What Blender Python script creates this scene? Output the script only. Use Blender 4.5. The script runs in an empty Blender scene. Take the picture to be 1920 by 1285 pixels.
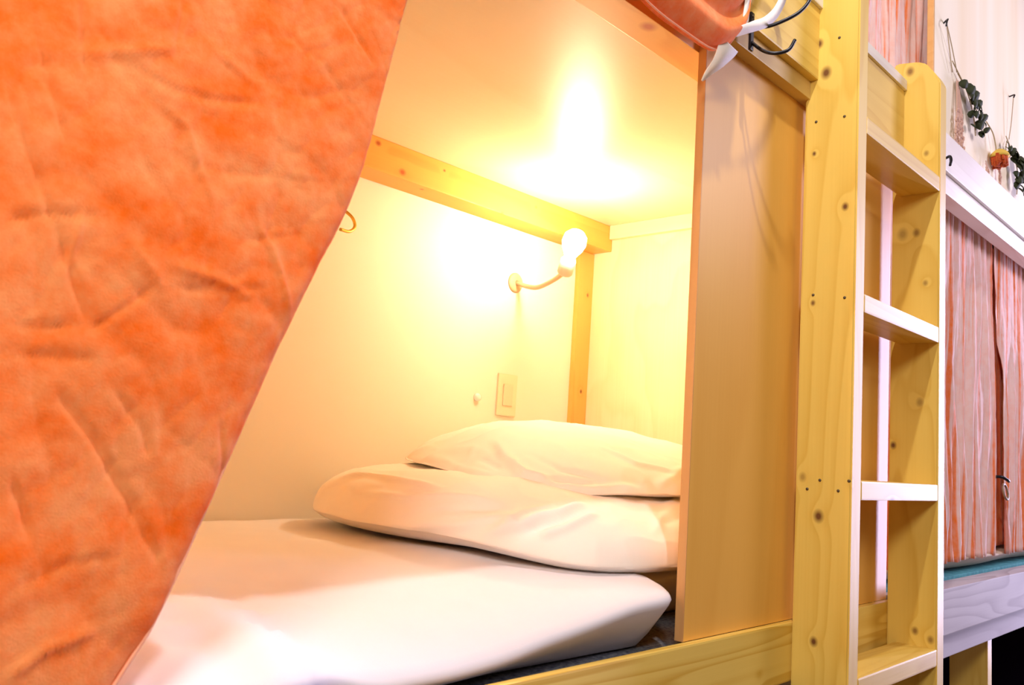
import bpy, bmesh, math, random
from mathutils import Vector, Matrix, noise

random.seed(7)
C = bpy.context.scene.collection
S = bpy.context.scene

# ------------------------------------------------------------------ camera
cd = bpy.data.cameras.new('camera')
cam = bpy.data.objects.new('camera', cd); C.objects.link(cam)
Fv = Vector((0.720546, 0.6825748, 0.12208641)); Rv = Vector((0.68026298, -0.72996365, 0.06629746)); Uv = Vector((-0.13437162, -0.0352805, 0.99030276))
m = Matrix((( Rv.x, Uv.x, -Fv.x, -1.32060102), (Rv.y, Uv.y, -Fv.y, -0.61629009), (Rv.z, Uv.z, -Fv.z, 0.0127233), (0, 0, 0, 1)))
cam.matrix_world = m
cd.sensor_width = 36; cd.lens = 1626.388 / 1920 * 36
cd.clip_start = .02
cd.dof.use_dof = True; cd.dof.focus_distance = 1.55; cd.dof.aperture_fstop = 14
S.camera = cam

# ------------------------------------------------------------------ world, lights, exposure
S.view_settings.view_transform = 'Standard'; S.view_settings.look = 'None'
S.view_settings.gamma = 1; S.view_settings.use_curve_mapping = False
S.view_settings.exposure = 0.0
w = bpy.data.worlds.new('world'); S.world = w; w.use_nodes = True
bg = w.node_tree.nodes['Background']; bg.inputs[0].default_value = (1.0, .62, .38, 1); bg.inputs[1].default_value = .20

def light(name, kind, loc, target, power, color, size=None, size_y=None, spot=None):
    l = bpy.data.lights.new(name, kind); l.energy = power; l.color = color
    if kind == 'AREA':
        l.size = size
        if size_y: l.shape = 'RECTANGLE'; l.size_y = size_y
    else: l.shadow_soft_size = size
    if spot: l.spot_size = math.radians(spot); l.spot_blend = .4
    o = bpy.data.objects.new(name, l); C.objects.link(o); o.location = loc
    o.rotation_euler = (Vector(target) - Vector(loc)).to_track_quat('-Z', 'Y').to_euler()
    return o
light('aisle_ceiling_spot', 'SPOT', (-.66, -.37, 1.50), (-.1, .0, 0), 46, (1.0, .95, .95), .02, spot=150)
light('corridor_daylight', 'AREA', (5.4, -1.12, .45), (0, 0, .35), 270, (.70, .64, 1.0), .3, 3.0)
light('cool_fill_spot', 'SPOT', (1.6, -1.5, 1.25), (.3, 0, .25), 78, (.88, .80, 1.0), .34, spot=120)  # added unseen spot, brightens the far curtains and rails
light('curtain_fill_light', 'AREA', (-1.95, -.98, .95), (-1.1, 0, .1), 25, (1.0, .93, .86), .35, .35)  # soft fill with no visible source, added to brighten the near curtain

# ------------------------------------------------------------------ helpers
def link(name, bm, mat, parent=None, smooth=False):
    me = bpy.data.meshes.new(name); bm.to_mesh(me); bm.free()
    if mat: me.materials.append(mat)
    if smooth:
        for p in me.polygons: p.use_smooth = True
    o = bpy.data.objects.new(name, me); C.objects.link(o)
    if parent: par(o, parent)
    return o
WLOC = {}
def par(o, parent):
    o.parent = parent
    o.matrix_parent_inverse = WLOC.get(parent.name, Matrix.Identity(4)).inverted()
def thing(name, label, cat, loc=(0, 0, 0), group=None):
    o = bpy.data.objects.new(name, None); C.objects.link(o); o.location = loc; o.empty_display_size = .05
    WLOC[o.name] = Matrix.Translation(loc)
    o['label'] = label; o['category'] = cat
    if group: o['group'] = group
    return o
def tag(o, label, cat, group=None):
    o['label'] = label; o['category'] = cat
    if group: o['group'] = group
    return o
def box_into(bm, x0, x1, y0, y1, z0, z1, bev=.0015):
    r = bmesh.ops.create_cube(bm, size=1)
    vs = r['verts']
    for v in vs:
        v.co = Vector(((x0 + x1) / 2 + v.co.x * (x1 - x0), (y0 + y1) / 2 + v.co.y * (y1 - y0), (z0 + z1) / 2 + v.co.z * (z1 - z0)))
    if bev:
        es = list({e for v in vs for e in v.link_edges})
        bmesh.ops.bevel(bm, geom=es, offset=bev, segments=2, affect='EDGES', profile=.7)
def board(name, x0, x1, y0, y1, z0, z1, mat, parent=None, bev=.0015):
    bm = bmesh.new(); box_into(bm, x0, x1, y0, y1, z0, z1, bev); return link(name, bm, mat, parent)
def structure(o): o['kind'] = 'structure'; return o
def smoothpath(pts, n=8):
    P = [Vector(p) for p in pts]
    if len(P) < 3: return P
    Q = [2 * P[0] - P[1]] + P + [2 * P[-1] - P[-2]]; out = []
    for i in range(1, len(Q) - 2):
        a, b, c, d = Q[i - 1:i + 3]
        for k in range(n):
            t = k / n
            out.append(.5 * ((2 * b) + (c - a) * t + (2 * a - 5 * b + 4 * c - d) * t * t + (3 * b - a - 3 * c + d) * t ** 3))
    out.append(P[-1]); return out
def tube_into(bm, pts, r, seg=10, closed=False, sm=8):
    P = smoothpath(pts, sm) if sm else [Vector(p) for p in pts]
    n = len(P); rings = []; up = None
    for i, p in enumerate(P):
        if closed: t = (P[(i + 1) % n] - P[i - 1])
        else: t = P[min(i + 1, n - 1)] - P[max(i - 1, 0)]
        t.normalize()
        if up is None:
            up = Vector((0, 0, 1)) if abs(t.z) < .9 else Vector((0, 1, 0))
        a = t.cross(up).normalized(); up = a.cross(t).normalized()
        rr = r(i / max(n - 1, 1)) if callable(r) else r
        rings.append([bm.verts.new(p + (a * math.cos(2 * math.pi * k / seg) + up * math.sin(2 * math.pi * k / seg)) * rr) for k in range(seg)])
    m_ = n if closed else n - 1
    for i in range(m_):
        A, B = rings[i], rings[(i + 1) % n]
        for k in range(seg): bm.faces.new((A[k], A[(k + 1) % seg], B[(k + 1) % seg], B[k]))
    if not closed:
        bm.faces.new(list(reversed(rings[0]))); bm.faces.new(rings[-1])
def tube(name, pts, r, mat, parent=None, **k):
    bm = bmesh.new(); tube_into(bm, pts, r, **k); bmesh.ops.recalc_face_normals(bm, faces=bm.faces); return link(name, bm, mat, parent, True)
def lathe(name, prof, mat, origin, axis, parent=None, seg=28):
    # prof: (radius, height along axis)
    bm = bmesh.new(); ax = Vector(axis).normalized(); q = Vector((0, 0, 1)).rotation_difference(ax)
    rings = []
    for r, h in prof:
        if r < 1e-6: rings.append([bm.verts.new(Vector(origin) + q @ Vector((0, 0, h)))])
        else: rings.append([bm.verts.new(Vector(origin) + q @ Vector((r * math.cos(2 * math.pi * k / seg), r * math.sin(2 * math.pi * k / seg), h))) for k in range(seg)])
    for A, B in zip(rings, rings[1:]):
        for k in range(seg):
            if len(A) == 1 and len(B) == 1: continue
            if len(A) == 1: bm.faces.new((A[0], B[(k + 1) % seg], B[k]))
            elif len(B) == 1: bm.faces.new((A[k], A[(k + 1) % seg], B[0]))
            else: bm.faces.new((A[k], A[(k + 1) % seg], B[(k + 1) % seg], B[k]))
    bmesh.ops.recalc_face_normals(bm, faces=bm.faces)
    return link(name, bm, mat, parent, True)
def segdist(p, a, b):
    ab = b - a; t = max(0, min(1, (p - a).dot(ab) / max(ab.dot(ab), 1e-12)))
    return (p - (a + ab * t)).length, t
def creases(p, lines, width, amp):
    h = 0
    for s, pts in lines:
        d = 9
        n = len(pts) - 1; tt = 0
        for i in range(n):
            dd, t = segdist(p, pts[i], pts[i + 1])
            if dd < d: d = dd; tt = (i + t) / n
        if d < width * 4:
            fade = min(1, min(tt, 1 - tt) * 5 + .15)
            wd = width * (.8 + .4 * abs(s))
            h += s * amp * fade * math.exp(-(d / wd) ** 2)
    return h

# ------------------------------------------------------------------ materials
def newmat(name, rough=.6, spec=.3):
    mt = bpy.data.materials.new(name); mt.use_nodes = True
    nt = mt.node_tree; b = nt.nodes['Principled BSDF']
    b.inputs['Roughness'].default_value = rough; b.inputs['Specular IOR Level'].default_value = spec
    return mt, nt, b
def N(nt, t, **k):
    n = nt.nodes.new(t)
    for a, v in k.items(): setattr(n, a, v)
    return n
def plain(name, col, rough=.6, spec=.3, metal=0, bump=0, bscale=200):
    mt, nt, b = newmat(name, rough, spec); b.inputs['Base Color'].default_value = (*col, 1); b.inputs['Metallic'].default_value = metal
    if bump:
        no = N(nt, 'ShaderNodeTexNoise'); no.inputs['Scale'].default_value = bscale
        tc = N(nt, 'ShaderNodeTexCoord'); nt.links.new(tc.outputs['Object'], no.inputs['Vector'])
        bp = N(nt, 'ShaderNodeBump'); bp.inputs['Strength'].default_value = bump; bp.inputs['Distance'].default_value = .001
        nt.links.new(no.outputs['Fac'], bp.inputs['Height']); nt.links.new(bp.outputs[0], b.inputs['Normal'])
    return mt
def math_(nt, op, a, b=None, c=None):
    n = N(nt, 'ShaderNodeMath', operation=op)
    for i, v in enumerate((a, b, c)):
        if v is None: continue
        if isinstance(v, (int, float)): n.inputs[i].default_value = v
        else: nt.links.new(v, n.inputs[i])
    return n.outputs[0]
def mixc(nt, f, a, b):
    n = N(nt, 'ShaderNodeMix', data_type='RGBA')
    for s, v in ((n.inputs['Factor'], f), (n.inputs['A'], a), (n.inputs['B'], b)):
        if isinstance(v, (int, float)): s.default_value = v
        elif isinstance(v, tuple): s.default_value = (*v, 1) if len(v) == 3 else v
        else: nt.links.new(v, s)
    return n.outputs['Result']
def wood(name, axis, base, dark, knots=(), rings=18, contrast=.5, across=7, along=.55, seed=0, randknots=True, knotcol=(.16, .06, .015), rough=.42, fibre=.25):
    mt, nt, b = newmat(name, rough, .5)
    tc = N(nt, 'ShaderNodeTexCoord'); P = tc.outputs['Object']
    off = N(nt, 'ShaderNodeVectorMath', operation='ADD'); nt.links.new(P, off.inputs[0])
    oi = N(nt, 'ShaderNodeObjectInfo'); rnd = math_(nt, 'MULTIPLY', oi.outputs['Random'], 3.7)
    cb = N(nt, 'ShaderNodeCombineXYZ')
    for i in range(3): nt.links.new(rnd, cb.inputs[i])
    ad = N(nt, 'ShaderNodeVectorMath', operation='ADD'); nt.links.new(cb.outputs[0], ad.inputs[0]); ad.inputs[1].default_value = (seed, seed * 1.7, seed * .6)
    nt.links.new(ad.outputs[0], off.inputs[1])
    sc = [across] * 3; sc[axis] = along
    mul = N(nt, 'ShaderNodeVectorMath', operation='MULTIPLY'); nt.links.new(off.outputs[0], mul.inputs[0]); mul.inputs[1].default_value = sc
    n1 = N(nt, 'ShaderNodeTexNoise'); n1.inputs['Scale'].default_value = 1.0; n1.inputs['Detail'].default_value = 2; n1.inputs['Roughness'].default_value = .35
    nt.links.new(mul.outputs[0], n1.inputs['Vector'])
    v = n1.outputs['Fac']; kn = None
    def add_knot(d, r, kn, v, strength=1.0):
        # d: distance output ; r radius
        g = math_(nt, 'POWER', 2.718, math_(nt, 'MULTIPLY', math_(nt, 'POWER', math_(nt, 'DIVIDE', d, r * 2.6), 2), -1))
        v = math_(nt, 'ADD', v, math_(nt, 'MULTIPLY', g, .045))
        mr = N(nt, 'ShaderNodeMapRange'); nt.links.new(d, mr.inputs['Value']); mr.inputs['From Min'].default_value = r * .35; mr.inputs['From Max'].default_value = r * 1.25
        mr.inputs['To Min'].default_value = strength; mr.inputs['To Max'].default_value = 0
        kn = mr.outputs[0] if kn is None else math_(nt, 'MAXIMUM', kn, mr.outputs[0])
        return kn, v
    for k in knots:
        x, y, z, r = k[:4]
        st = k[4] if len(k) > 4 else 1.0
        sb = N(nt, 'ShaderNodeVectorMath', operation='SUBTRACT'); nt.links.new(P, sb.inputs[0]); sb.inputs[1].default_value = (x, y, z)
        s2 = N(nt, 'ShaderNodeVectorMath', operation='MULTIPLY'); nt.links.new(sb.outputs[0], s2.inputs[0])
        sv = [1, 1, 1]; sv[axis] = .8; s2.inputs[1].default_value = sv
        ln = N(nt, 'ShaderNodeVectorMath', operation='LENGTH'); nt.links.new(s2.outputs[0], ln.inputs[0])
        kn, v = add_knot(ln.outputs['Value'], r, kn, v, st)
    if randknots:
        vo = N(nt, 'ShaderNodeTexVoronoi'); vo.inputs['Scale'].default_value = 1
        m2 = N(nt, 'ShaderNodeVectorMath', operation='MULTIPLY'); nt.links.new(off.outputs[0], m2.inputs[0])
        sc2 = [9] * 3; sc2[axis] = 5; m2.inputs[1].default_value = sc2
        nt.links.new(m2.outputs[0], vo.inputs['Vector'])
        sel = N(nt, 'ShaderNodeSeparateColor'); nt.links.new(vo.outputs['Color'], sel.inputs[0])
        ok = math_(nt, 'GREATER_THAN', sel.outputs[0], .6)
        d = math_(nt, 'ADD', vo.outputs['Distance'], math_(nt, 'MULTIPLY', math_(nt, 'SUBTRACT', 1.0, ok), 5))
        kn, v = add_knot(d, .065, kn, v, .8)
    fr = math_(nt, 'FRACT', math_(nt, 'MULTIPLY', v, rings))
    ring = math_(nt, 'POWER', fr, 2.2)
    # soften wrap edge
    fr2 = N(nt, 'ShaderNodeMapRange', interpolation_type='SMOOTHSTEP'); nt.links.new(fr, fr2.inputs['Value']); fr2.inputs['From Min'].default_value = .86; fr2.inputs['From Max'].default_value = 1; fr2.inputs['To Min'].default_value = 1; fr2.inputs['To Max'].default_value = 0
    ring = math_(nt, 'MULTIPLY', ring, fr2.outputs[0])
    fm = N(nt, 'ShaderNodeVectorMath', operation='MULTIPLY'); nt.links.new(off.outputs[0], fm.inputs[0])
    sc3 = [220] * 3; sc3[axis] = 5; fm.inputs[1].default_value = sc3
    n2 = N(nt, 'ShaderNodeTexNoise'); n2.inputs['Scale'].default_value = 1; n2.inputs['Detail'].default_value = 3; nt.links.new(fm.outputs[0], n2.inputs['Vector'])
    fac = math_(nt, 'ADD', math_(nt, 'MULTIPLY', ring, contrast), math_(nt, 'MULTIPLY', math_(nt, 'SUBTRACT', n2.outputs['Fac'], .4), fibre))
    fac = math_(nt, 'MAXIMUM', fac, 0)
    n3 = N(nt, 'ShaderNodeTexNoise'); n3.inputs['Scale'].default_value = 4; nt.links.new(off.outputs[0], n3.inputs['Vector'])
    fac = math_(nt, 'ADD', fac, math_(nt, 'MULTIPLY', math_(nt, 'SUBTRACT', n3.outputs['Fac'], .5), .5))
    fac = math_(nt, 'MINIMUM', math_(nt, 'MAXIMUM', fac, 0), 1)
    col = mixc(nt, fac, base, dark)
    if kn is not None: col = mixc(nt, kn, col, knotcol)
    nt.links.new(col, b.inputs['Base Color'])
    bp = N(nt, 'ShaderNodeBump'); bp.inputs['Strength'].default_value = .12; bp.inputs['Distance'].default_value = .001
    nt.links.new(n2.outputs['Fac'], bp.inputs['Height']); nt.links.new(bp.outputs[0], b.inputs['Normal'])
    return mt
PB, PD = (.83, .585, .125), (.62, .34, .02)
PINE_X = wood('pine_along_x', 0, PB, PD)
PINE_Y = wood('pine_along_y', 1, PB, PD)
PINE_Z = wood('pine_along_z', 2, PB, PD)
PINE_UP = wood('pine_upright_left', 2, PB, PD, randknots=False, rings=16, knots=[
    (0, -.022, .715, .007), (0, -.035, .661, .009), (0, -.071, .429, .0055), (0, -.039, -.058, .008), (0, -.036, -.246, .006), (0, -.018, .526, .0035), (0, -.022, .277, .004, .9), (0, -.092, -.004, .004, .6), (0, -.012, .0, .006, .5)])
PINE_UR = wood('pine_upright_right', 2, PB, PD, randknots=False, rings=16, seed=2.3, knots=[
    (.4, -.032, .815, .008, .8), (.4, -.064, .639, .005, .6), (.4, -.047, .482, .007, .7), (.4, -.021, .482, .010, .5), (.4, -.064, .381, .005, .6), (.4, -.056, .152, .007, .5), (.4, -.008, .069, .006), (.4, -.051, -.268, .006, .8), (.4, -.078, -.279, .006, .7)])
WP, WD = (.88, .83, .76), (.58, .48, .42)
PALE_X = wood('pale_pine_along_x', 0, WP, WD, rings=10, contrast=.3, knotcol=(.2, .12, .09), seed=1.2)
PALE_Y = wood('pale_pine_along_y', 1, (.86, .72, .46), (.76, .56, .28), rings=10, contrast=.3, randknots=False)
PALE_Z = wood('pale_pine_along_z', 2, WP, WD, rings=10, contrast=.3, knotcol=(.2, .12, .09), seed=1.2)
ORANGE_X = wood('amber_pine_along_x', 0, (.80, .47, .17), (.62, .27, .06), rings=9, contrast=.3, knotcol=(.35, .06, .01), seed=.4)
PLY = wood('plywood_panel', 2, (.86, .47, .09), (.68, .29, .02), randknots=False, rings=6, contrast=.28, across=3, along=.6, fibre=.25)
PLY_X = wood('plywood_ceiling', 0, (.86, .70, .47), (.78, .55, .30), randknots=False, rings=6, contrast=.25, across=3, along=.6, fibre=.2)
PLY_END = wood('plywood_end_wall', 2, (.86, .72, .48), (.74, .50, .20), randknots=False, rings=5, contrast=.3, across=6, along=3, fibre=.3, seed=3)
PLYEDGE = wood('plywood_edge', 2, (.62, .34, .13), (.35, .15, .05), randknots=False, rings=22, contrast=.5)
def wallmat():
    mt, nt, b = newmat('cream_boarding', .6, .25)
    tc = N(nt, 'ShaderNodeTexCoord'); mp = N(nt, 'ShaderNodeMapping'); nt.links.new(tc.outputs['Object'], mp.inputs[0]); mp.inputs['Scale'].default_value = (7, 7, .35)
    n = N(nt, 'ShaderNodeTexNoise'); n.inputs['Scale'].default_value = 1.4; n.inputs['Detail'].default_value = 3; nt.links.new(mp.outputs[0], n.inputs['Vector'])
    f = math_(nt, 'MULTIPLY', math_(nt, 'SUBTRACT', n.outputs['Fac'], .35), 2.2)
    c = mixc(nt, f, (.95, .88, .70), (.88, .74, .50)); nt.links.new(c, b.inputs['Base Color']); return mt
CREAM = wallmat()
PAINT = plain('cream_wall_paint', (.88, .82, .70), .7, .2, bump=.1, bscale=90)
FLOORM = wood('dark_floor', 0, (.10, .06, .05), (.05, .03, .03), randknots=False)
BLACK = plain('black_iron', (.02, .02, .025), .35, .5, .6)
STEEL = plain('screw_steel', (.12, .09, .06), .5, .4, .6)
GOLD = plain('brass_wire', (.65, .42, .08), .3, .5, .7)
RIBBON = plain('white_ribbon', (.92, .88, .84), .7, .2, bump=.3, bscale=900)
DARKMAT = None
def weave_mat(name, c1, c2, scale, trans=0.0, thread=900, bump=.4, sheen=.0, rough=.85, pleat_light=None):
    mt, nt, b = newmat(name, rough, .15)
    tc = N(nt, 'ShaderNodeTexCoord'); P = tc.outputs['Object']
    n = N(nt, 'ShaderNodeTexNoise'); n.inputs['Scale'].default_value = scale; n.inputs['Detail'].default_value = 6; n.inputs['Roughness'].default_value = .65; nt.links.new(P, n.inputs['Vector'])
    mr = N(nt, 'ShaderNodeMapRange'); nt.links.new(n.outputs['Fac'], mr.inputs['Value']); mr.inputs['From Min'].default_value = .35; mr.inputs['From Max'].default_value = .65
    fac = mr.outputs[0]
    if pleat_light:
        mp = N(nt, 'ShaderNodeMapping'); nt.links.new(P, mp.inputs[0]); mp.inputs['Scale'].default_value = (pleat_light[0], pleat_light[0] * .3, pleat_light[1])
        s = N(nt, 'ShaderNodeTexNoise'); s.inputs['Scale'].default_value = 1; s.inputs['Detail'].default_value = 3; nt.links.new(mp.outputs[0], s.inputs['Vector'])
        m3 = N(nt, 'ShaderNodeMapRange'); nt.links.new(s.outputs['Fac'], m3.inputs['Value']); m3.inputs['From Min'].default_value = pleat_light[2]; m3.inputs['From Max'].default_value = pleat_light[3]
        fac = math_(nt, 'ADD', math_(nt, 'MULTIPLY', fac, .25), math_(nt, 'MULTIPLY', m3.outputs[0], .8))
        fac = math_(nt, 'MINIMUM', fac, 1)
    col = mixc(nt, fac, c1, c2); nt.links.new(col, b.inputs['Base Color'])
    hs = None
    w1 = N(nt, 'ShaderNodeTexNoise'); w1.inputs['Scale'].default_value = thread; w1.inputs['Detail'].default_value = 1
    nt.links.new(P, w1.inputs['Vector'])
    bp = N(nt, 'ShaderNodeBump'); bp.inputs['Strength'].default_value = bump; bp.inputs['Distance'].default_value = .0006
    nt.links.new(w1.outputs['Fac'], bp.inputs['Height']); nt.links.new(bp.outputs[0], b.inputs['Normal'])
    if sheen: b.inputs['Sheen Weight'].default_value = sheen; b.inputs['Sheen Roughness'].default_value = .4; b.inputs['Sheen Tint'].default_value = (1, .8, .8, 1)
    if trans:
        tr = N(nt, 'ShaderNodeBsdfTranslucent'); nt.links.new(col, tr.inputs[0])
        ms = N(nt, 'ShaderNodeMixShader'); ms.inputs[0].default_value = trans
        out = nt.nodes['Material Output']; nt.links.new(b.outputs[0], ms.inputs[1]); nt.links.new(tr.outputs[0], ms.inputs[2]); nt.links.new(ms.outputs[0], out.inputs[0])
    return mt
CURT = weave_mat('orange_linen', (.96, .17, .008), (.97, .36, .12), 22, trans=.2, thread=700, sheen=.25)
CURT2 = weave_mat('orange_gauze_painted_light', (.96, .22, .035), (.95, .70, .66), 40, trans=.15, thread=600, sheen=.3, pleat_light=(60, 1.2, .40, .50))  # pale pink streaks paint in the lilac light catching the pleats
SHEET = weave_mat('white_cotton_sheet', (.79, .76, .81), (.77, .74, .79), 10, thread=1200, bump=.15)
COVER = weave_mat('white_duvet_cotton', (.90, .84, .78), (.88, .82, .76), 10, thread=1200, bump=.15)
TAN = weave_mat('tan_sheet', (.62, .50, .38), (.55, .43, .32), 20, thread=900, bump=.3)
TEAL = weave_mat('teal_mat_edging', (.10, .42, .45), (.06, .28, .32), 60, thread=900)
DARKMAT = weave_mat('dark_woven_mat', (.05, .06, .09), (.20, .21, .22), 160, thread=500, bump=.9)

# ------------------------------------------------------------------ setting
CZ = .598
structure(board('floor', -2.6, 3.2, -2.2, 1.0, -1.02, -1.0, FLOORM, bev=0))
structure(board('wall_back', -1.80, 2.55, .78, .80, -1.0, 1.9, PAINT, bev=0))
structure(board('wall_underbed_shade', -1.78, 2.53, .40, .42, -.999, -.263, plain('painted_underbed_shade', (.010, .005, .018), .95, .0), bev=0))  # near-black board stands in for the shade under the beds
structure(board('wall_right', .43, .438, .016, .778, -.999, .63, PLY_END, bev=0))
structure(board('wall_left', -1.80, -1.78, .0, .779, -.999, 1.9, PLY_END, bev=0))
structure(board('ceiling', -1.779, 2.53, .078, .779, CZ, CZ + .02, PLY_X, bev=0))
structure(board('wall_front', .645, 2.55, .0, .012, .70, 1.9, CREAM, bev=.001))
structure(board('wall_far', 2.53, 2.55, .013, .779, -.999, 1.9, plain('painted_shade_end_wall', (.012, .006, .02), .9, .0), bev=0))  # far end coloured near-black, painting in the shade below the bunk

# ------------------------------------------------------------------ near bunk
bed = thing('bunk_bed', 'pine capsule bunk with lit open compartment and plywood panel left of the ladder', 'bunk bed', (-.7, .35, -1.0))
board('front_rail', -1.77, .4295, .0, .0135, -.312, -.224, wood('pine_front_rail', 0, PB, PD, rings=16, contrast=1.0, across=15, along=.5, fibre=.2, randknots=False,
      knots=[(-.52, -.006, -.263, .005), (-.1, -.006, -.29, .004, .6)]), bed, .003)
board('base_board', -1.77, .4295, .014, .775, -.262, -.246, PLY_X, bed)
board('front_panel', -.293, .4295, .012, .024, -.2235, .621, PLY, bed, .0008)
board('panel_edge', -.2945, -.2931, .0115, .0245, -.2235, .621, PLYEDGE, bed, .0003)['label'] = 'darker sawn plywood edge'
board('top_beam', -1.77, .3995, .0245, .0775, .596, .64, wood('amber_beam', 0, (.84, .45, .11), (.68, .26, .04), rings=9, randknots=False, knotcol=(.45, .07, .01), knots=[(-.40, .04, .596, .011, .9), (-.62, .05, .596, .008)]), bed, .001)
board('fascia_board', -1.77, .399, -.009, .012, .6215, .652, wood('fascia_pine', 0, (.78, .56, .20), (.60, .36, .09), randknots=True), bed, .0015)
board('upper_rail', -1.77, .3995, -.022, .012, .652, .776, PINE_X, bed, .003)
board('rail_cap', -1.77, .3995, -.027, .012, .776, .797, PALE_X, bed, .002)['label'] = 'pale whitish cap strip'
board('wall_ledger', -1.77, .428, .71, .779, .532, CZ, wood('amber_ledger', 0, (.84, .42, .09), (.70, .26, .04), rings=9, randknots=False, knotcol=(.45, .10, .02), knots=[(-.27, .71, .545, .007), (-.335, .71, .585, .006), (-.16, .71, .58, .003), (.02, .71, .532, .0045, .8), (.13, .71, .575, .004, .6), (-.20, .73, .532, .004)]), bed, .003)
board('end_rail', .414, .43, .079, .709, .562, CZ, PALE_Y, bed, .002)
board('corner_trim', .372, .4298, .766, .7795, -.245, .531, wood('trim_pine', 2, (.82, .42, .10), (.68, .28, .05), randknots=False, knots=[(.41, .766, .42, .005, .9), (.405, .766, .17, .005)]), bed, .001)

# ------------------------------------------------------------------ ladder
lad = thing('ladder', 'yellow pine ladder with four visible rungs fixed upright against the bunk front', 'ladder', (.219, -.05, -1.0))
G = .0005; YF = -.089
def upright(name, x0, x1, zt, mat, chamfer=False):
    bm = bmesh.new()
    prof = [(YF, -.999), (-G, -.999), (-G, zt)]
    if chamfer: prof = [(YF, -.999), (-G, -.999), (-G, zt - .004), (-G - .006, zt), (-.046, zt - .006), (-.062, zt - .014), (-.080, zt - .04), (YF, zt - .058)]
    else: prof.append((YF, zt))
    a = [bm.verts.new((x0, y, z)) for y, z in prof]; b_ = [bm.verts.new((x1, y, z)) for y, z in prof]
    bm.faces.new(a); bm.faces.new(list(reversed(b_)))
    for i in range(len(prof)): bm.faces.new((a[i], b_[i], b_[(i + 1) % len(prof)], a[(i + 1) % len(prof)]))
    bmesh.ops.recalc_face_normals(bm, faces=bm.faces)
    bmesh.ops.bevel(bm, geom=list(bm.edges), offset=.0025, segments=3, affect='EDGES', clamp_overlap=True)
    return link(name, bm, mat, lad)
ul = upright('upright', 0, .038, 1.7, PINE_UP); ur = upright('upright', .4, .438, .838, PINE_UR, True)
ul['label'] = 'taller left upright with round knots'
for (y, z) in [(-.020, .580), (-.067, .579), (-.073, .282), (-.022, .290), (-.020, -.018), (-.069, -.017), (-.040, -.003), (-.085, -.001), (-.056, .716)]:
    s = lathe('screw', [(0, .0012), (.0016, .0012), (.0024, .0002), (.0024, -.002), (0, -.002)], STEEL, (0, y, z), (-1, 0, 0), lad, 12)
    s.parent = ul; s.matrix_parent_inverse = Matrix.Identity(4)
for k in (-2, -1, 0, 1, 2):
    z = k * .2938
    rg = board('rung', .038, .40, YF, -.016, z - .0295, z, wood('rung_pine_%d' % (k + 3), 0, PB, PD, seed=k * 1.3 + 4, randknots=(k in (-1, 0))), lad, .003)

# ------------------------------------------------------------------ far bunk
far = thing('bunk_bed', 'pale-railed lower bunk beyond the ladder, closed by orange curtains with painted pleat highlights', 'bunk bed', (1.4, .35, -1.0))
board('header_rail', .4385, 2.5, -.032, .012, .676, .762, PALE_X, far, .002)
board('header_board', .4385, 2.5, -.024, .012, .632, .675, PALE_X, far, .002)
board('lower_rail', .4385, 2.5, -.020, .03, -.312, -.217, wood('pale_low_rail', 0, (.50, .46, .48), (.26, .21, .22), rings=13, contrast=.75, across=7, along=1.2, seed=5, knotcol=(.10, .06, .06), rough=.7), far, .002)
board('bottom_board', .4385, 2.5, .004, .03, -.372, -.313, wood('pale_bottom_board', 0, (.48, .44, .48), (.28, .23, .26), rings=10, contrast=.5, seed=9, knotcol=(.10, .06, .06), rough=.7), far, .002)
board('post', 1.185, 1.222, .031, .121, -.999, -.373, PINE_Z, far, .002)
board('base_board', .4395, 2.5, .0305, .775, -.262, -.238, PLY_X, far)
board('end_panel', .4395, .46, .032, .775, -.237, .59, PLY_END, far)

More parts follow.
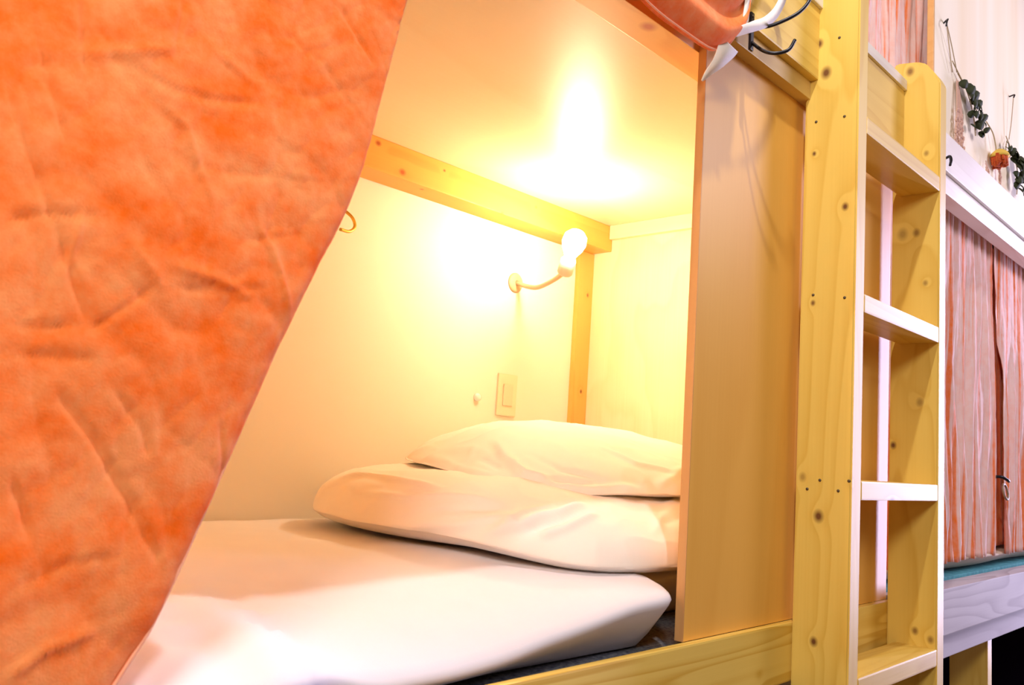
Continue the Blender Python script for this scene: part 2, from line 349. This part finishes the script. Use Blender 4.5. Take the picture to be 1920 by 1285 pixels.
# ------------------------------------------------------------------ bedding (near)
def nz(x, y, z=0, s=1): return noise.noise(Vector((x * s, y * s, z * s)))
def mattress(name, x0, x1, zb, zt, y0f, yb, mat, parent=None, nx=160, droop=None):
    bm = bmesh.new(); rows = []
    H = zt - zb
    for i in range(nx + 1):
        x = x0 + (x1 - x0) * i / nx
        y0 = y0f(x); dz = droop(x) if droop else 0
        H2 = H
        prof = [(yb - .02, zb), (.3, zb), (y0 + .062, zb), (y0 + .05, zb + .004), (y0 + .035, zb + H * .2), (y0 + .018, zb + H * .42), (y0 + .004, zb + H * .62), (y0 + .0, zb + H * .70), (y0 + .003, zb + H * .76), (y0 + .012, zb + H * .82),
                (y0 + .035, zb + H * .90), (y0 + .06, zb + H * .955)]
        n2 = 46
        for j in range(n2): prof.append((y0 + .075 + (yb - .012 - y0 - .075) * j / (n2 - 1), zt - .004 * math.exp(-j / 3)))
        prof += [(yb, zt - .015), (yb, zb + .015)]
        row = []
        for j, (y, z) in enumerate(prof):
            ww = 1 if z > zb + H * .5 else .25
            z2 = z + ww * (.004 * nz(x * 3, y * 5, 1.3) + .0018 * nz(x * 14 + y * 6, y * 16, 4))
            lf = sstep(-.74, -.86, x) * sstep(.34, .12, y) * ww
            z2 += lf * (.010 * nz(x * 9, y * 13, 7) - .012 * abs(nz(x * 16 + y * 14, y * 20 - x * 8, 2)) ** .7 + .004)
            z2 -= dz * max(0, 1 - (y - y0) / .30) ** 1.3 * (1 if j < 60 else 0) * min(1, max(0, (z - zb) / (H * .55)))
            if y < .018: z2 = max(z2, -.2225)
            row.append(bm.verts.new((x, y, max(z2, zb))))
        rows.append(row)
    M = len(rows[0])
    for i in range(nx):
        for j in range(M): bm.faces.new((rows[i][j], rows[i][(j + 1) % M], rows[i + 1][(j + 1) % M], rows[i + 1][j]))
    bm.faces.new(rows[0]); bm.faces.new(list(reversed(rows[-1])))
    bmesh.ops.recalc_face_normals(bm, faces=bm.faces)
    return link(name, bm, mat, parent, True)
def sstep(a, b, x): t = max(0, min(1, (x - a) / (b - a))); return t * t * (3 - 2 * t)
mt_ = mattress('mattress', -1.765, .41, -.238, -.138, lambda x: .018 + .12 * sstep(-.33, -.19, x) - .045 * sstep(-.83, -.93, x) + .004 * math.sin(x * 7), .772, SHEET, droop=lambda x: .042 * sstep(-.30, -.70, x) - .03 * sstep(-.78, -.95, x))
tag(mt_, 'white sheeted futon mattress lying in the lit bunk beneath the folded duvet', 'mattress')
tag(board('bed_mat', -1.76, .41, .0145, .774, -.2455, -.2388, DARKMAT, bev=.001), 'dark woven mat showing under the front edge of the white mattress', 'mat')

CR_DUVET = [
  (0.8, [(-0.4524, 0.5721, -0.0512), (-0.4514, 0.4895, -0.0437), (-0.4604, 0.4001, -0.0457), (-0.4563, 0.2978, -0.0547)]),
  (0.7, [(-0.4924, 0.4598, -0.0683), (-0.486, 0.3668, -0.0683), (-0.4597, 0.2938, -0.0581), (-0.4337, 0.2342, -0.0603)]),
  (0.6, [(-0.4996, 0.3697, -0.1066), (-0.4749, 0.2627, -0.0956), (-0.4372, 0.1987, -0.0787), (-0.3538, 0.1748, -0.0585)]),
  (1.1, [(-0.4634, 0.2267, -0.1026), (-0.4352, 0.1849, -0.0879), (-0.3791, 0.1627, -0.0698), (-0.3131, 0.1684, -0.0579)]),
  (0.9, [(-0.4518, 0.2088, -0.0902), (-0.4135, 0.1812, -0.0735), (-0.36, 0.1694, -0.0617)]),
  (0.9, [(-0.4241, 0.16, -0.0995), (-0.3934, 0.1399, -0.0874), (-0.3303, 0.1352, -0.0697)]),
  (1, [(-0.2593, 0.0881, -0.0918), (-0.1653, 0.1326, -0.0708), (-0.0549, 0.1638, -0.0574)]),
  (0.9, [(-0.1514, 0.147, -0.0642), (0.0017, 0.1993, -0.0469)]),
  (-0.7, [(-0.4858, 0.3185, -0.0828), (-0.463, 0.2562, -0.0732), (-0.4342, 0.2124, -0.0692)]),
  (-0.8, [(-0.4392, 0.1965, -0.082), (-0.3882, 0.1744, -0.068), (-0.3146, 0.1773, -0.0549)]),
  (-0.7, [(-0.4369, 0.1776, -0.0977), (-0.3941, 0.1493, -0.0813), (-0.3258, 0.1485, -0.0636)]),
  (-0.9, [(-0.2152, 0.1041, -0.0831), (-0.1152, 0.1259, -0.0706)]),
]
CR_PILLOW = [
  (1.3, [(-0.267, 0.4099, 0.0267), (-0.305, 0.3467, 0.0017), (-0.3269, 0.2786, -0.0238), (-0.3052, 0.2377, -0.0324)]),
  (0.7, [(-0.2989, 0.4213, 0.0156), (-0.3323, 0.3974, -0.0064), (-0.3722, 0.3903, -0.0283)]),
  (1, [(-0.3081, 0.2349, -0.0362), (-0.265, 0.1972, -0.0407), (-0.1832, 0.1668, -0.0356)]),
  (-0.7, [(-0.2763, 0.3271, 0.0082), (-0.2773, 0.252, -0.0126), (-0.2395, 0.1974, -0.0242)]),
  (0.7, [(-0.1437, 0.2731, 0.0255), (-0.1355, 0.2124, 0.0027), (-0.0725, 0.1809, -0.0065), (-0.0041, 0.1927, -0.0009)]),
  (0.8, [(-0.3485, 0.4432, -0.0095), (-0.3594, 0.3799, -0.0231), (-0.3548, 0.3133, -0.0309)]),
  (-0.9, [(-0.3282, 0.3773, -0.0051), (-0.3367, 0.3204, -0.0187)]),
  (0.8, [(-0.1411, 0.1654, -0.0325), (-0.0889, 0.17, -0.0149), (-0.0041, 0.1927, -0.0009)]),
  (-0.6, [(-0.3266, 0.2619, -0.0306), (-0.2762, 0.2199, -0.0306), (-0.227, 0.1862, -0.0272)]),
]
def cushion(name, poly, zb, zt, mat, edgeh=.45, nexp=3.0, mexp=2.2, lines=(), cw=.012, ca=.006, nseed=0, tilt=None, shift=None, na=.006, nr=96, nt_=620):
    P = [Vector((p[0], p[1], 0)) for p in poly]
    cx = sum(p.x for p in P) / len(P); cy = sum(p.y for p in P) / len(P); c0 = Vector((cx, cy, 0))
    # smooth closed outline
    n = len(P); out = []
    for i in range(n):
        a, b_, c, d = P[i - 1], P[i], P[(i + 1) % n], P[(i + 2) % n]
        for k in range(12):
            t = k / 12
            out.append(.5 * ((2 * b_) + (c - a) * t + (2 * a - 5 * b_ + 4 * c - d) * t * t + (3 * b_ - a - 3 * c + d) * t ** 3))
    m_ = len(out)
    def edge(f):
        f = f % 1 * m_; i = int(f); t = f - i; return out[i].lerp(out[(i + 1) % m_], t)
    H = zt - zb; ze = zb + H * edgeh
    bm = bmesh.new(); rings = []
    # angle phi from top pole (0) to bottom pole (pi)
    for i in range(1, nr):
        ph = math.pi * i / nr
        rad = abs(math.sin(ph)) ** (2 / nexp); cc = math.cos(ph)
        z = ze + (zt - ze) * (abs(cc) ** (2 / mexp)) if cc > 0 else ze - (ze - zb) * (abs(cc) ** (2 / mexp))
        ring = []
        for j in range(nt_):
            e = edge(j / nt_); p = c0.lerp(e, rad); p.z = z
            if cc > -.2:
                if tilt: p.z = zb + (p.z - zb) * tilt(p.x, p.y)
            if shift: p.z += shift(p.x, p.y)
            ring.append(bm.verts.new(p))
        rings.append(ring)
    top = bm.verts.new((cx, cy, zb + (zt - zb) * (tilt(cx, cy) if tilt else 1))); bot = bm.verts.new((cx, cy, zb))
    for A, B in zip(rings, rings[1:]):
        for k in range(nt_): bm.faces.new((A[k], A[(k + 1) % nt_], B[(k + 1) % nt_], B[k]))
    for k in range(nt_):
        bm.faces.new((top, rings[0][(k + 1) % nt_], rings[0][k])); bm.faces.new((bot, rings[-1][k], rings[-1][(k + 1) % nt_]))
    bmesh.ops.recalc_face_normals(bm, faces=bm.faces); bm.normal_update()
    L = [(s, [Vector(q) for q in pts]) for s, pts in lines]
    mv = {}
    for v in bm.verts:
        p = v.co
        up = 1 if v.normal.z > -.5 else .1
        h = na * nz(p.x * 4 + nseed, p.y * 4, p.z * 4) + na * .45 * nz(p.x * 11 + nseed, p.y * 11, p.z * 14)
        h += na * .3 * (abs(nz(p.x * 9 + 3, p.y * 9 + nseed, p.z * 30)) - .25) - na * .38 * abs(nz(p.x * 16 + 9, p.y * 16 + nseed, p.z * 22)) ** .6
        h += creases(p, L, cw, ca)
        mv[v] = v.normal * h * up
    for v, d in mv.items(): v.co += d
    return link(name, bm, mat, None, True)
dv = cushion('duvet', [(-.435, .17), (-.35, .085), (-.20, .062), (.15, .062), (.36, .09), (.395, .4), (.38, .70), (.1, .755), (-.2, .755), (-.36, .725), (-.46, .63), (-.50, .48), (-.485, .30)],
             -.1375, -.021, COVER, edgeh=.30, nexp=5.0, mexp=2.3, lines=CR_DUVET, cw=.0058, ca=.0070, nseed=2.0, na=.007, tilt=lambda x, y: 1 - .12 * sstep(.50, .08, y), shift=lambda x, y: -.024 * sstep(.30, .07, y))
tag(dv, 'thick cream-white duvet folded on the mattress under the pillow', 'duvet')
pl = cushion('pillow', [(-.375, .42), (-.355, .27), (-.22, .175), (.05, .155), (.33, .17), (.38, .4), (.36, .64), (.15, .71), (-.1, .70), (-.25, .63), (-.335, .55)],
             -.021, .070, COVER, edgeh=.22, nexp=3.0, mexp=1.6, lines=CR_PILLOW, cw=.0060, ca=.0075, nseed=7.0, na=.008, tilt=lambda x, y: 1 - .25 * sstep(-.05, -.40, x), shift=lambda x, y: -.040 * sstep(.5, .15, y) - .014 * sstep(-.2, -.38, x))
tag(pl, 'plump cream-white pillow lying on top of the folded duvet', 'pillow')

# ------------------------------------------------------------------ interior fittings
lamp = thing('wall_or_fill_lamp', 'glowing bare-bulb wall lamp in the back corner above the pillow', 'lamp', (.15, .78, .40))
lathe('base', [(0, .006), (.020, .006), (.024, .002), (.024, 0), (0, 0)], plain('lamp_plate', (.5, .36, .22), .4, .5), (.150, .7795, .405), (0, -1, 0), lamp)
tube('arm', [(.150, .775, .405), (.148, .735, .392), (.135, .69, .385), (.115, .63, .392), (.098, .585, .402)], .0055, plain('lamp_arm', (.62, .50, .36), .35, .5, .3), lamp)
lathe('socket', [(0, 0), (.014, 0), (.017, .004), (.017, .034), (.013, .040), (0, .040)], plain('lamp_socket', (.8, .74, .66), .4, .4), (.098, .585, .398), (-.16, -.30, .45), lamp)
EM, nt, b = newmat('bulb_glass'); b.inputs['Emission Color'].default_value = (1, .80, .52, 1); b.inputs['Emission Strength'].default_value = 270; b.inputs['Base Color'].default_value = (1, .95, .85, 1)
lathe('bulb', [(0, .036), (.011, .038), (.014, .048), (.022, .062), (.026, .076), (.024, .092), (.014, .103), (0, .106)], EM, (.098, .585, .398), (-.16, -.30, .45), lamp)
foot = thing('wall_or_fill_lamp', 'added unseen fill bulb at the foot end, hidden behind the orange curtain', 'lamp', (-1.78, .45, .40))  # made-up lamp, added as warm fill for the bedding
lathe('base', [(0, .006), (.020, .006), (.024, .002), (.024, 0), (0, 0)], bpy.data.materials['lamp_plate'], (-1.7795, .45, .38), (1, 0, 0), foot)
lathe('socket', [(0, 0), (.014, 0), (.017, .004), (.017, .034), (.013, .040), (0, .040)], bpy.data.materials['lamp_socket'], (-1.773, .45, .38), (1, 0, 0), foot)
EM2, nt, b = newmat('added_fill_bulb'); b.inputs['Emission Color'].default_value = (1, .58, .19, 1); b.inputs['Emission Strength'].default_value = 260
lathe('bulb', [(0, .036), (.011, .038), (.014, .048), (.022, .062), (.026, .076), (.024, .092), (.014, .103), (0, .106)], EM2, (-1.773, .45, .38), (1, 0, 0), foot)
t = thing('wall_hook', 'small brass hook on the cream back wall beside the orange curtain edge', 'hook', (-.35, .78, .43))
tube('hook_wire', [(-.362, .779, .456), (-.362, .765, .452), (-.355, .745, .436), (-.352, .738, .418), (-.368, .732, .404), (-.392, .728, .402)], .0032, GOLD, t)
lathe('hook_plate', [(0, .003), (.006, .003), (.007, 0), (0, 0)], GOLD, (-.362, .7795, .456), (0, -1, 0), t, 16)
t = thing('wall_socket', 'cream wall socket plate low on the back wall behind the pillow', 'socket', (.145, .78, .135))
board('plate', .112, .176, .7745, .7798, .088, .186, plain('socket_plate', (.82, .72, .52), .4, .4), t, .003)
board('outlet_insert', .128, .160, .7715, .7745, .112, .162, plain('socket_insert', (.74, .64, .46), .4, .4), t, .002)
t = lathe('wall_stud', [(0, .011), (.004, .0105), (.008, .008), (.009, .003), (.009, 0), (0, 0)], plain('white_stud', (.97, .97, .97), .15, .9), (.049, .7798, .124), (0, -1, 0))
tag(t, 'tiny shiny round stud on the back wall left of the socket plate', 'stud')

# ------------------------------------------------------------------ near curtain
CR = [
  (1, [(-1.178, 0.207), (-1.152, 0.15), (-1.137, 0.12), (-1.114, 0.068)]), (1, [(-1.143, 0.272), (-1.135, 0.226)]),
  (-1, [(-1.147, 0.235), (-1.114, 0.248), (-1.076, 0.266)]), (1, [(-1.119, 0.241), (-1.081, 0.234), (-1.05, 0.238), (-1.011, 0.249)]),
  (-0.7, [(-1.063, 0.276), (-1.016, 0.258)]), (1, [(-0.96, 0.349), (-0.937, 0.327), (-0.92, 0.309)]),
  (-1, [(-1.087, 0.222), (-1.069, 0.213), (-1.057, 0.187), (-1.042, 0.161)]), (-1, [(-1.096, 0.127), (-1.072, 0.101)]),
  (-1.5, [(-1.071, 0.118), (-1.037, 0.115), (-1.007, 0.106)]), (-1.2, [(-1.011, 0.161), (-0.994, 0.141), (-0.975, 0.097)]),
  (1, [(-1.115, 0.067), (-1.079, 0.1)]), (1, [(-1.162, 0.063), (-1.116, 0.07)]), (1, [(-1.17, 0.125), (-1.142, 0.135), (-1.111, 0.14)]),
  (1.6, [(-1.13, 0.032), (-1.104, 0.003), (-1.076, -0.036), (-1.05, -0.08)]), (1, [(-1.099, 0.037), (-1.075, 0.011), (-1.066, -0.009)]),
  (1, [(-1.16, 0.048), (-1.104, 0.051)]), (-1.5, [(-1.135, -0.136), (-1.114, -0.122), (-1.084, -0.113)]), (1, [(-1.022, 0.018), (-1.011, -0.028)]),
  (0.8, [(-1.069, 0.103), (-1.027, 0.108), (-0.995, 0.117)]), (0.8, [(-1.169, 0.254), (-1.155, 0.215), (-1.137, 0.17)]),
  (0.6, [(-1.007, 0.307), (-0.969, 0.297), (-0.918, 0.253)]), (0.7, [(-1.083, 0.253), (-1.081, 0.299)]), (0.5, [(-1.071, 0.186), (-1.021, 0.193), (-0.939, 0.208)]),
  (0.8, [(-1.146, -0.024), (-1.13, -0.058)]), (0.8, [(-1.143, -0.09), (-1.11, -0.074), (-1.076, -0.069)]), (0.5, [(-1.031, 0.14), (-0.973, 0.161)]),
  (-0.7, [(-1.127, 0.139), (-1.132, 0.098)]),
]
CRV = [(s, [Vector((x, 0, z)) for x, z in pts]) for s, pts in CR]
hem = smoothpath([(-1.75, 0, -.62), (-1.35, 0, -.60), (-1.155, 0, -.45), (-1.10, 0, -.26), (-1.074, 0, -.158), (-1.045, 0, -.104), (-.972, 0, .096), (-.925, 0, .215), (-.897, 0, .37), (-.865, 0, .47), (-.79, 0, .545), (-.66, 0, .572), (-.505, 0, .562), (-.44, 0, .561), (-.36, 0, .563), (-.33, 0, .572), (-.302, 0, .592), (-.285, 0, .62), (-.281, 0, .66)], 24)
acc = [0]
for a, b_ in zip(hem, hem[1:]): acc.append(acc[-1] + (b_ - a).length)
def hemat(s):
    L = s * acc[-1]
    for i in range(len(acc) - 1):
        if acc[i + 1] >= L:
            t = (L - acc[i]) / (acc[i + 1] - acc[i]); return hem[i].lerp(hem[i + 1], t)
    return hem[-1]
bm = bmesh.new(); NS, NT = 800, 330; grid = []
S_BUNCH = None
for i in range(NS + 1):
    s = i / NS; h = hemat(s)
    tx = -1.75 + 1.467 * s; top = Vector((tx, 0, .86))
    row = []
    for j in range(NT + 1):
        t = j / NT
        p = h.lerp(top, t)
        if p.x < -.86: # keep threads roughly vertical away from the swag
            pass
        gather = sstep(-.75, -.45, p.x) * (1 - t * .5)
        y = -.062 + .026 * sstep(-.75, -.45, p.x)
        y += -.014 * gather * math.sin(min(1, t * 2.2) * math.pi)
        y += .007 * gather * math.sin(t * 34 + s * 9) * (1 - t)
        y += creases(p, CRV, .0019, .0016)
        away = 1 - gather
        y += away * (.006 * nz(p.x * 7, 2, p.z * 4) + .0016 * nz(p.x * 18, 5, p.z * 16) - .0022 * (abs(nz(p.x * 15 + 4, 9, p.z * 19 + p.x * 8)) ** .5) - .0013 * (abs(nz(p.x * 34 - p.z * 12, 3, p.z * 40)) ** .5) - .0005 * (abs(nz(p.x * 80, 6, p.z * 95)) ** .6) + .0003 * nz(p.x * 150, 3, p.z * 150))
        # gentle drape folds and rolled edge near the hem
        y += .010 * math.sin(p.x * 26 + p.z * 5) * sstep(-1.0, -1.3, p.x)
        y += .006 * math.exp(-t * 60)
        row.append(bm.verts.new((p.x, y, p.z)))
    grid.append(row)
for i in range(NS):
    for j in range(NT): bm.faces.new((grid[i][j], grid[i + 1][j], grid[i + 1][j + 1], grid[i][j + 1]))
cur = thing('curtain', 'large crumpled orange linen curtain swept aside across the left of the bunk opening', 'curtain', (-1.1, -.06, .86))
cl = link('cloth', bm, CURT, cur, True)
so = cl.modifiers.new('solid', 'SOLIDIFY'); so.thickness = .0012; so.offset = 0
# stitched hem following the free edge
bm = bmesh.new(); hp = [grid[i][0] for i in range(0)]
bm.free()
pts = []
for i in range(0, 461, 4):
    h = hemat(i / 460); pts.append((h.x, -.0565 + .026 * sstep(-.75, -.45, h.x), h.z))
HEMM = weave_mat('pink_edge_seam', (.93, .45, .30), (.90, .38, .22), 60, thread=800)
tube('hem_seam', pts, .0013, HEMM, cur, seg=8, sm=0)
rod = tube('curtain_rod', [(-1.775, -.055, .875), (-.25, -.055, .875)], .008, BLACK, cur, sm=0)

# tie ribbon and hook
tie = thing('curtain_tie', 'white cotton ribbon loop holding the orange curtain corner up on the black hook', 'curtain tie', (-.26, -.06, .64))
def ribbon(name, pts, wdt, mat, parent, side=(0, -.3, 1)):
    P = smoothpath(pts, 8); bm = bmesh.new(); rows = []
    for i, p in enumerate(P):
        tdir = (P[min(i + 1, len(P) - 1)] - P[max(i - 1, 0)]).normalized(); sd = Vector(side); sd = (sd - tdir * sd.dot(tdir)).normalized(); nn = tdir.cross(sd)
        ww = wdt(i / (len(P) - 1)) if callable(wdt) else wdt
        rows.append([bm.verts.new(p + sd * ww * q + nn * r_) for q, r_ in ((-.5, -.0006), (.5, -.0006), (.5, .0006), (-.5, .0006))])
    for A, B in zip(rows, rows[1:]):
        for k in range(4): bm.faces.new((A[k], A[(k + 1) % 4], B[(k + 1) % 4], B[k]))
    bm.faces.new(rows[0]); bm.faces.new(list(reversed(rows[-1]))); bmesh.ops.recalc_face_normals(bm, faces=bm.faces)
    return link(name, bm, mat, parent, True)
ribbon('loop', [(-.292, -.046, .622), (-.288, -.048, .665), (-.285, -.048, .70), (-.262, -.048, .745), (-.215, -.048, .755), (-.180, -.048, .725), (-.202, -.049, .680), (-.238, -.050, .645), (-.275, -.049, .622), (-.312, -.044, .600)], .015, RIBBON, tie, (1, 0, .35))
ribbon('tail', [(-.322, -.038, .582), (-.326, -.036, .568), (-.330, -.028, .553), (-.334, -.016, .540), (-.336, -.008, .530)], lambda t: .040 * (1 - t) + .003, RIBBON, tie, (1, -.2, .1))
hk = thing('coat_hook', 'black iron double hook on the upper board beside the curtain tie', 'hook', (-.2335, -.022, .63))
board('hook_plate', -.238, -.229, -.0262, -.0222, .610, .668, BLACK, hk, .001)
tube('upper_arm', [(-.2335, -.025, .650), (-.2335, -.045, .640), (-.225, -.066, .645), (-.210, -.086, .660), (-.198, -.096, .682), (-.194, -.098, .706)], .0026, BLACK, hk)
tube('lower_arm', [(-.2335, -.025, .622), (-.2335, -.044, .604), (-.228, -.060, .598), (-.216, -.074, .604), (-.209, -.080, .620)], .0026, BLACK, hk)
lathe('screw', [(0, .0012), (.002, .001), (.0025, 0), (0, 0)], STEEL, (-.2335, -.0262, .662), (0, -1, 0), hk, 12)

# ------------------------------------------------------------------ far curtains
def pleated(name, x0, x1, z0, z1, y0, amp, seed, mat, nx=420, nzz=60, flare=.0, slit=None):
    bm = bmesh.new(); rows = []
    for i in range(nx + 1):
        u = i / nx; row = []
        for j in range(nzz + 1):
            v = j / nzz; z = z0 + (z1 - z0) * v
            x = x0 + (x1 - x0) * u
            if slit: x = x0 + (slit(z) - x0) * u if slit_side == 'r' else slit(z) + (x1 - slit(z)) * u
            f = .35 + .65 * (1 - v) ** .7
            y = y0 + amp * f * (math.sin(x * 95 + 3 * nz(x * 6, seed, z * 2.2) * 2) * .6 + 1.5 * nz(x * 26, seed, z * 2.0) + .8 * nz(x * 60, seed + 2, z * 3))
            y += .0012 * nz(x * 200, seed, z * 40)
            row.append(bm.verts.new((x, y, z + .003 * nz(x * 40, 0, 0) * (1 if j == 0 else 0))))
        rows.append(row)
    for i in range(nx):
        for j in range(nzz): bm.faces.new((rows[i][j], rows[i + 1][j], rows[i + 1][j + 1], rows[i][j + 1]))
    o = link(name, bm, mat, None, True)
    so = o.modifiers.new('solid', 'SOLIDIFY'); so.thickness = .001; so.offset = 0
    return o
slit_side = 'r'
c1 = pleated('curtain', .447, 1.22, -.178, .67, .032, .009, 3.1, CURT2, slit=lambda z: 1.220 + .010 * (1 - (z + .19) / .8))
tag(c1, 'orange curtain with painted pink pleat highlights right beside the ladder, left of the slit', 'curtain')
slit_side = 'l'
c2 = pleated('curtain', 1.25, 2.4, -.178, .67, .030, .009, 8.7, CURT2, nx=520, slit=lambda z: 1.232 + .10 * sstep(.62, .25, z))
tag(c2, 'orange curtain with painted pink pleat highlights right of the slit at the right edge of the photo', 'curtain')
back = pleated('curtain', 1.15, 1.45, -.158, .66, .050, .004, 1.0, CURT, nx=60)
tag(back, 'plain orange inner curtain seen through the slit of the lower curtains', 'curtain')
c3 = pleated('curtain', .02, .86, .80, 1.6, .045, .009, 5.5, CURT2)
tag(c3, 'orange curtain with painted pink pleat highlights of the upper bunk above the ladder', 'curtain')
board('opening_trim', .6375, .645, -.001, .0125, .77, 1.9, ORANGE_X, None, .0008)
structure(bpy.data.objects['opening_trim']); bpy.data.objects['opening_trim'].name = 'trim_1'
m2 = mattress('futon', .48, 2.4, -.2122, -.163, lambda x: .034 + .006 * math.sin(x * 9), .77, TAN, nx=80)
tag(m2, 'tan sheeted futon edge below the hem of the far orange curtains', 'mattress')
tag(board('bed_mat', .4405, 2.4, .038, .774, -.2375, -.2125, TEAL, bev=.001), 'teal-edged mat on the far bunk rail under the tan futon', 'mat')
t = thing('tieback_hook', 'small dark hook and round ring hanging at the far curtain slit', 'hook', (1.24, .02, .02))
tube('hook', [(1.225, .022, .026), (1.235, .010, .026), (1.25, .002, .020), (1.262, .0, .016)], .004, BLACK, t)
cir = [(1.278 + .021 * math.cos(a), .012 + .004 * math.sin(a), -.012 + .020 * math.sin(a)) for a in [2 * math.pi * k / 20 for k in range(20)]]
tube('ring', cir, .003, plain('tie_ring', (.30, .22, .14), .5, .4), t, closed=True, sm=0)
t = thing('peg_hook', 'small black hook at the left end of the far white header rail', 'hook', (.61, -.03, .70))
tube('hook', [(.62, -.0325, .700), (.618, -.042, .702), (.610, -.047, .690), (.600, -.048, .676)], lambda q: .0026 + .0006 * math.sin(q * 3), BLACK, t)

# ------------------------------------------------------------------ dried flowers
STEM = plain('dry_stem', (.42, .33, .20), .8, .1); LEAF = plain('eucalyptus_leaf', (.045, .055, .028), .8, .1); PINKG = plain('dry_pink_grass', (.62, .40, .32), .8, .1)
TWINE = plain('twine', (.45, .36, .25), .8, .1); RUST = weave_mat('rust_petal', (.45, .05, .02), (.60, .14, .03), 200); YEL = plain('yellow_calyx', (.80, .55, .10), .7, .2)
def leaf_into(bm, c, r, nrm, roll):
    nrm = Vector(nrm).normalized(); q = Vector((0, 0, 1)).rotation_difference(nrm)
    ctr = bm.verts.new(Vector(c) + nrm * r * .25); ring = []
    for k in range(10):
        a = 2 * math.pi * k / 10 + roll; rr = r * (1 + .12 * math.cos(2 * a))
        ring.append(bm.verts.new(Vector(c) + q @ Vector((rr * math.cos(a), rr * math.sin(a) * .85, r * .15 * math.sin(2 * a)))))
    for k in range(10): bm.faces.new((ctr, ring[k], ring[(k + 1) % 10]))
def sprig(parent, pts, n, r, spread):
    tube('stem', pts, .0013, STEM, parent, seg=6)
    P = smoothpath(pts, 10); bm = bmesh.new()
    for k in range(n):
        q = P[int(len(P) * (.32 + .66 * k / n))]
        side = (-1) ** k; c = q + Vector((side * spread * random.uniform(.5, 1.1), -random.uniform(.004, .016), random.uniform(-.012, .012)))
        leaf_into(bm, c, r * random.uniform(.7, 1.15) * (1 - .35 * k / n), (random.uniform(-.5, .3), -1, random.uniform(-.4, .6)), random.random() * 3)
    o = link('leaves', bm, LEAF, parent, True); so = o.modifiers.new('s', 'SOLIDIFY'); so.thickness = .0012
def grass(parent, x, z0, z1, n, dx, mat):
    bm = bmesh.new()
    for k in range(n):
        a = random.uniform(-1, 1); xx = x + dx * a
        zt = z0 + random.uniform(-.01, .01); zb = z1 + random.uniform(0, .05)
        tube_into(bm, [(x + dx * a * .3, -.006, zt), (xx * .5 + (x + dx * a * .3) * .5, -.010, (zt + zb) / 2), (xx, -.008, zb)], .0011, seg=5, sm=3)
        for s_ in range(4):
            zz = zb + (zt - zb) * s_ * .14
            r = bmesh.ops.create_icosphere(bm, subdivisions=1, radius=.0032); xs = xx + (x - xx) * s_ * .1 + random.uniform(-.003, .003)
            for v in r['verts']: v.co = Vector((v.co.x, v.co.y, v.co.z * 1.8)) + Vector((xs, -.010, zz))
    return link('dried_grass', bm, mat, parent, True)
b1 = thing('dried_flower_bunch', 'dried eucalyptus and pink grass bunch hanging from a nail on the cream wall', 'dried flowers', (.74, -.01, 1.07), 'dried flowers on the cream wall')
tube('nail', [(.755, .0, 1.076), (.745, -.012, 1.078), (.732, -.014, 1.066), (.731, -.013, 1.055)], .002, BLACK, b1)
tube('string', [(.733, -.013, 1.064), (.765, -.010, 1.015), (.80, -.006, .972)], .0012, TWINE, b1, seg=6)
tube('string', [(.733, -.013, 1.064), (.78, -.010, 1.03), (.835, -.006, .985)], .0012, TWINE, b1, seg=6)
sprig(b1, [(.80, -.006, 1.0), (.865, -.010, .972), (.90, -.014, .945), (.94, -.014, .905), (.955, -.014, .865)], 17, .021, .034)
sprig(b1, [(.84, -.006, .985), (.93, -.010, .955), (.99, -.012, .925), (1.01, -.014, .895)], 9, .017, .022)
grass(b1, .840, .96, .79, 18, .036, PINKG)
b2 = thing('dried_flower', 'single rust-red dried flower hanging head-down between two green bunches', 'dried flowers', (1.08, -.01, .94), 'dried flowers on the cream wall')
tube('stem', [(1.085, -.004, .945), (1.12, -.010, .925), (1.14, -.012, .895), (1.142, -.012, .878)], .0016, STEM, b2, seg=6)
lathe('calyx', [(0, 0), (.010, .001), (.020, .010), (.024, .020), (0, .021)], YEL, (1.142, -.020, .884), (0, -.05, -1), b2, 16)
bm = bmesh.new()
for k in range(70):
    a = random.uniform(0, 2 * math.pi); rr = .024 * math.sqrt(random.random()); L = random.uniform(.016, .032)
    x = 1.142 + rr * math.cos(a); y = -.020 + rr * math.sin(a) * .7
    tube_into(bm, [(x, y, .868), (x + (x - 1.142) * .15, y * 1.05, .868 - L)], .0035, seg=5, sm=0)
link('petals', bm, RUST, b2, True)
grass(b2, 1.075, .83, .755, 5, .012, PINKG)
b3 = thing('dried_flower_bunch', 'dark green dried eucalyptus bunch at the right edge above the white rail', 'dried flowers', (1.28, -.01, 1.0), 'dried flowers on the cream wall')
tube('nail', [(1.33, .0, 1.10), (1.325, -.014, 1.10), (1.318, -.014, 1.09)], .002, BLACK, b3)
tube('string', [(1.32, -.013, 1.095), (1.31, -.010, 1.02), (1.30, -.006, .965)], .0012, TWINE, b3, seg=6)
sprig(b3, [(1.27, -.006, .965), (1.31, -.010, .935), (1.345, -.014, .90), (1.355, -.014, .865), (1.345, -.014, .82)], 20, .022, .038)
sprig(b3, [(1.28, -.006, .955), (1.25, -.010, .92), (1.24, -.012, .895)], 7, .014, .020)
grass(b3, 1.20, .86, .80, 4, .012, PINKG)

for o_, dx, dz in ((b1, -.045, -.018), (b2, -.045, -.016), (b3, -.05, -.018)):
    o_.location.x += dx; o_.location.z += dz
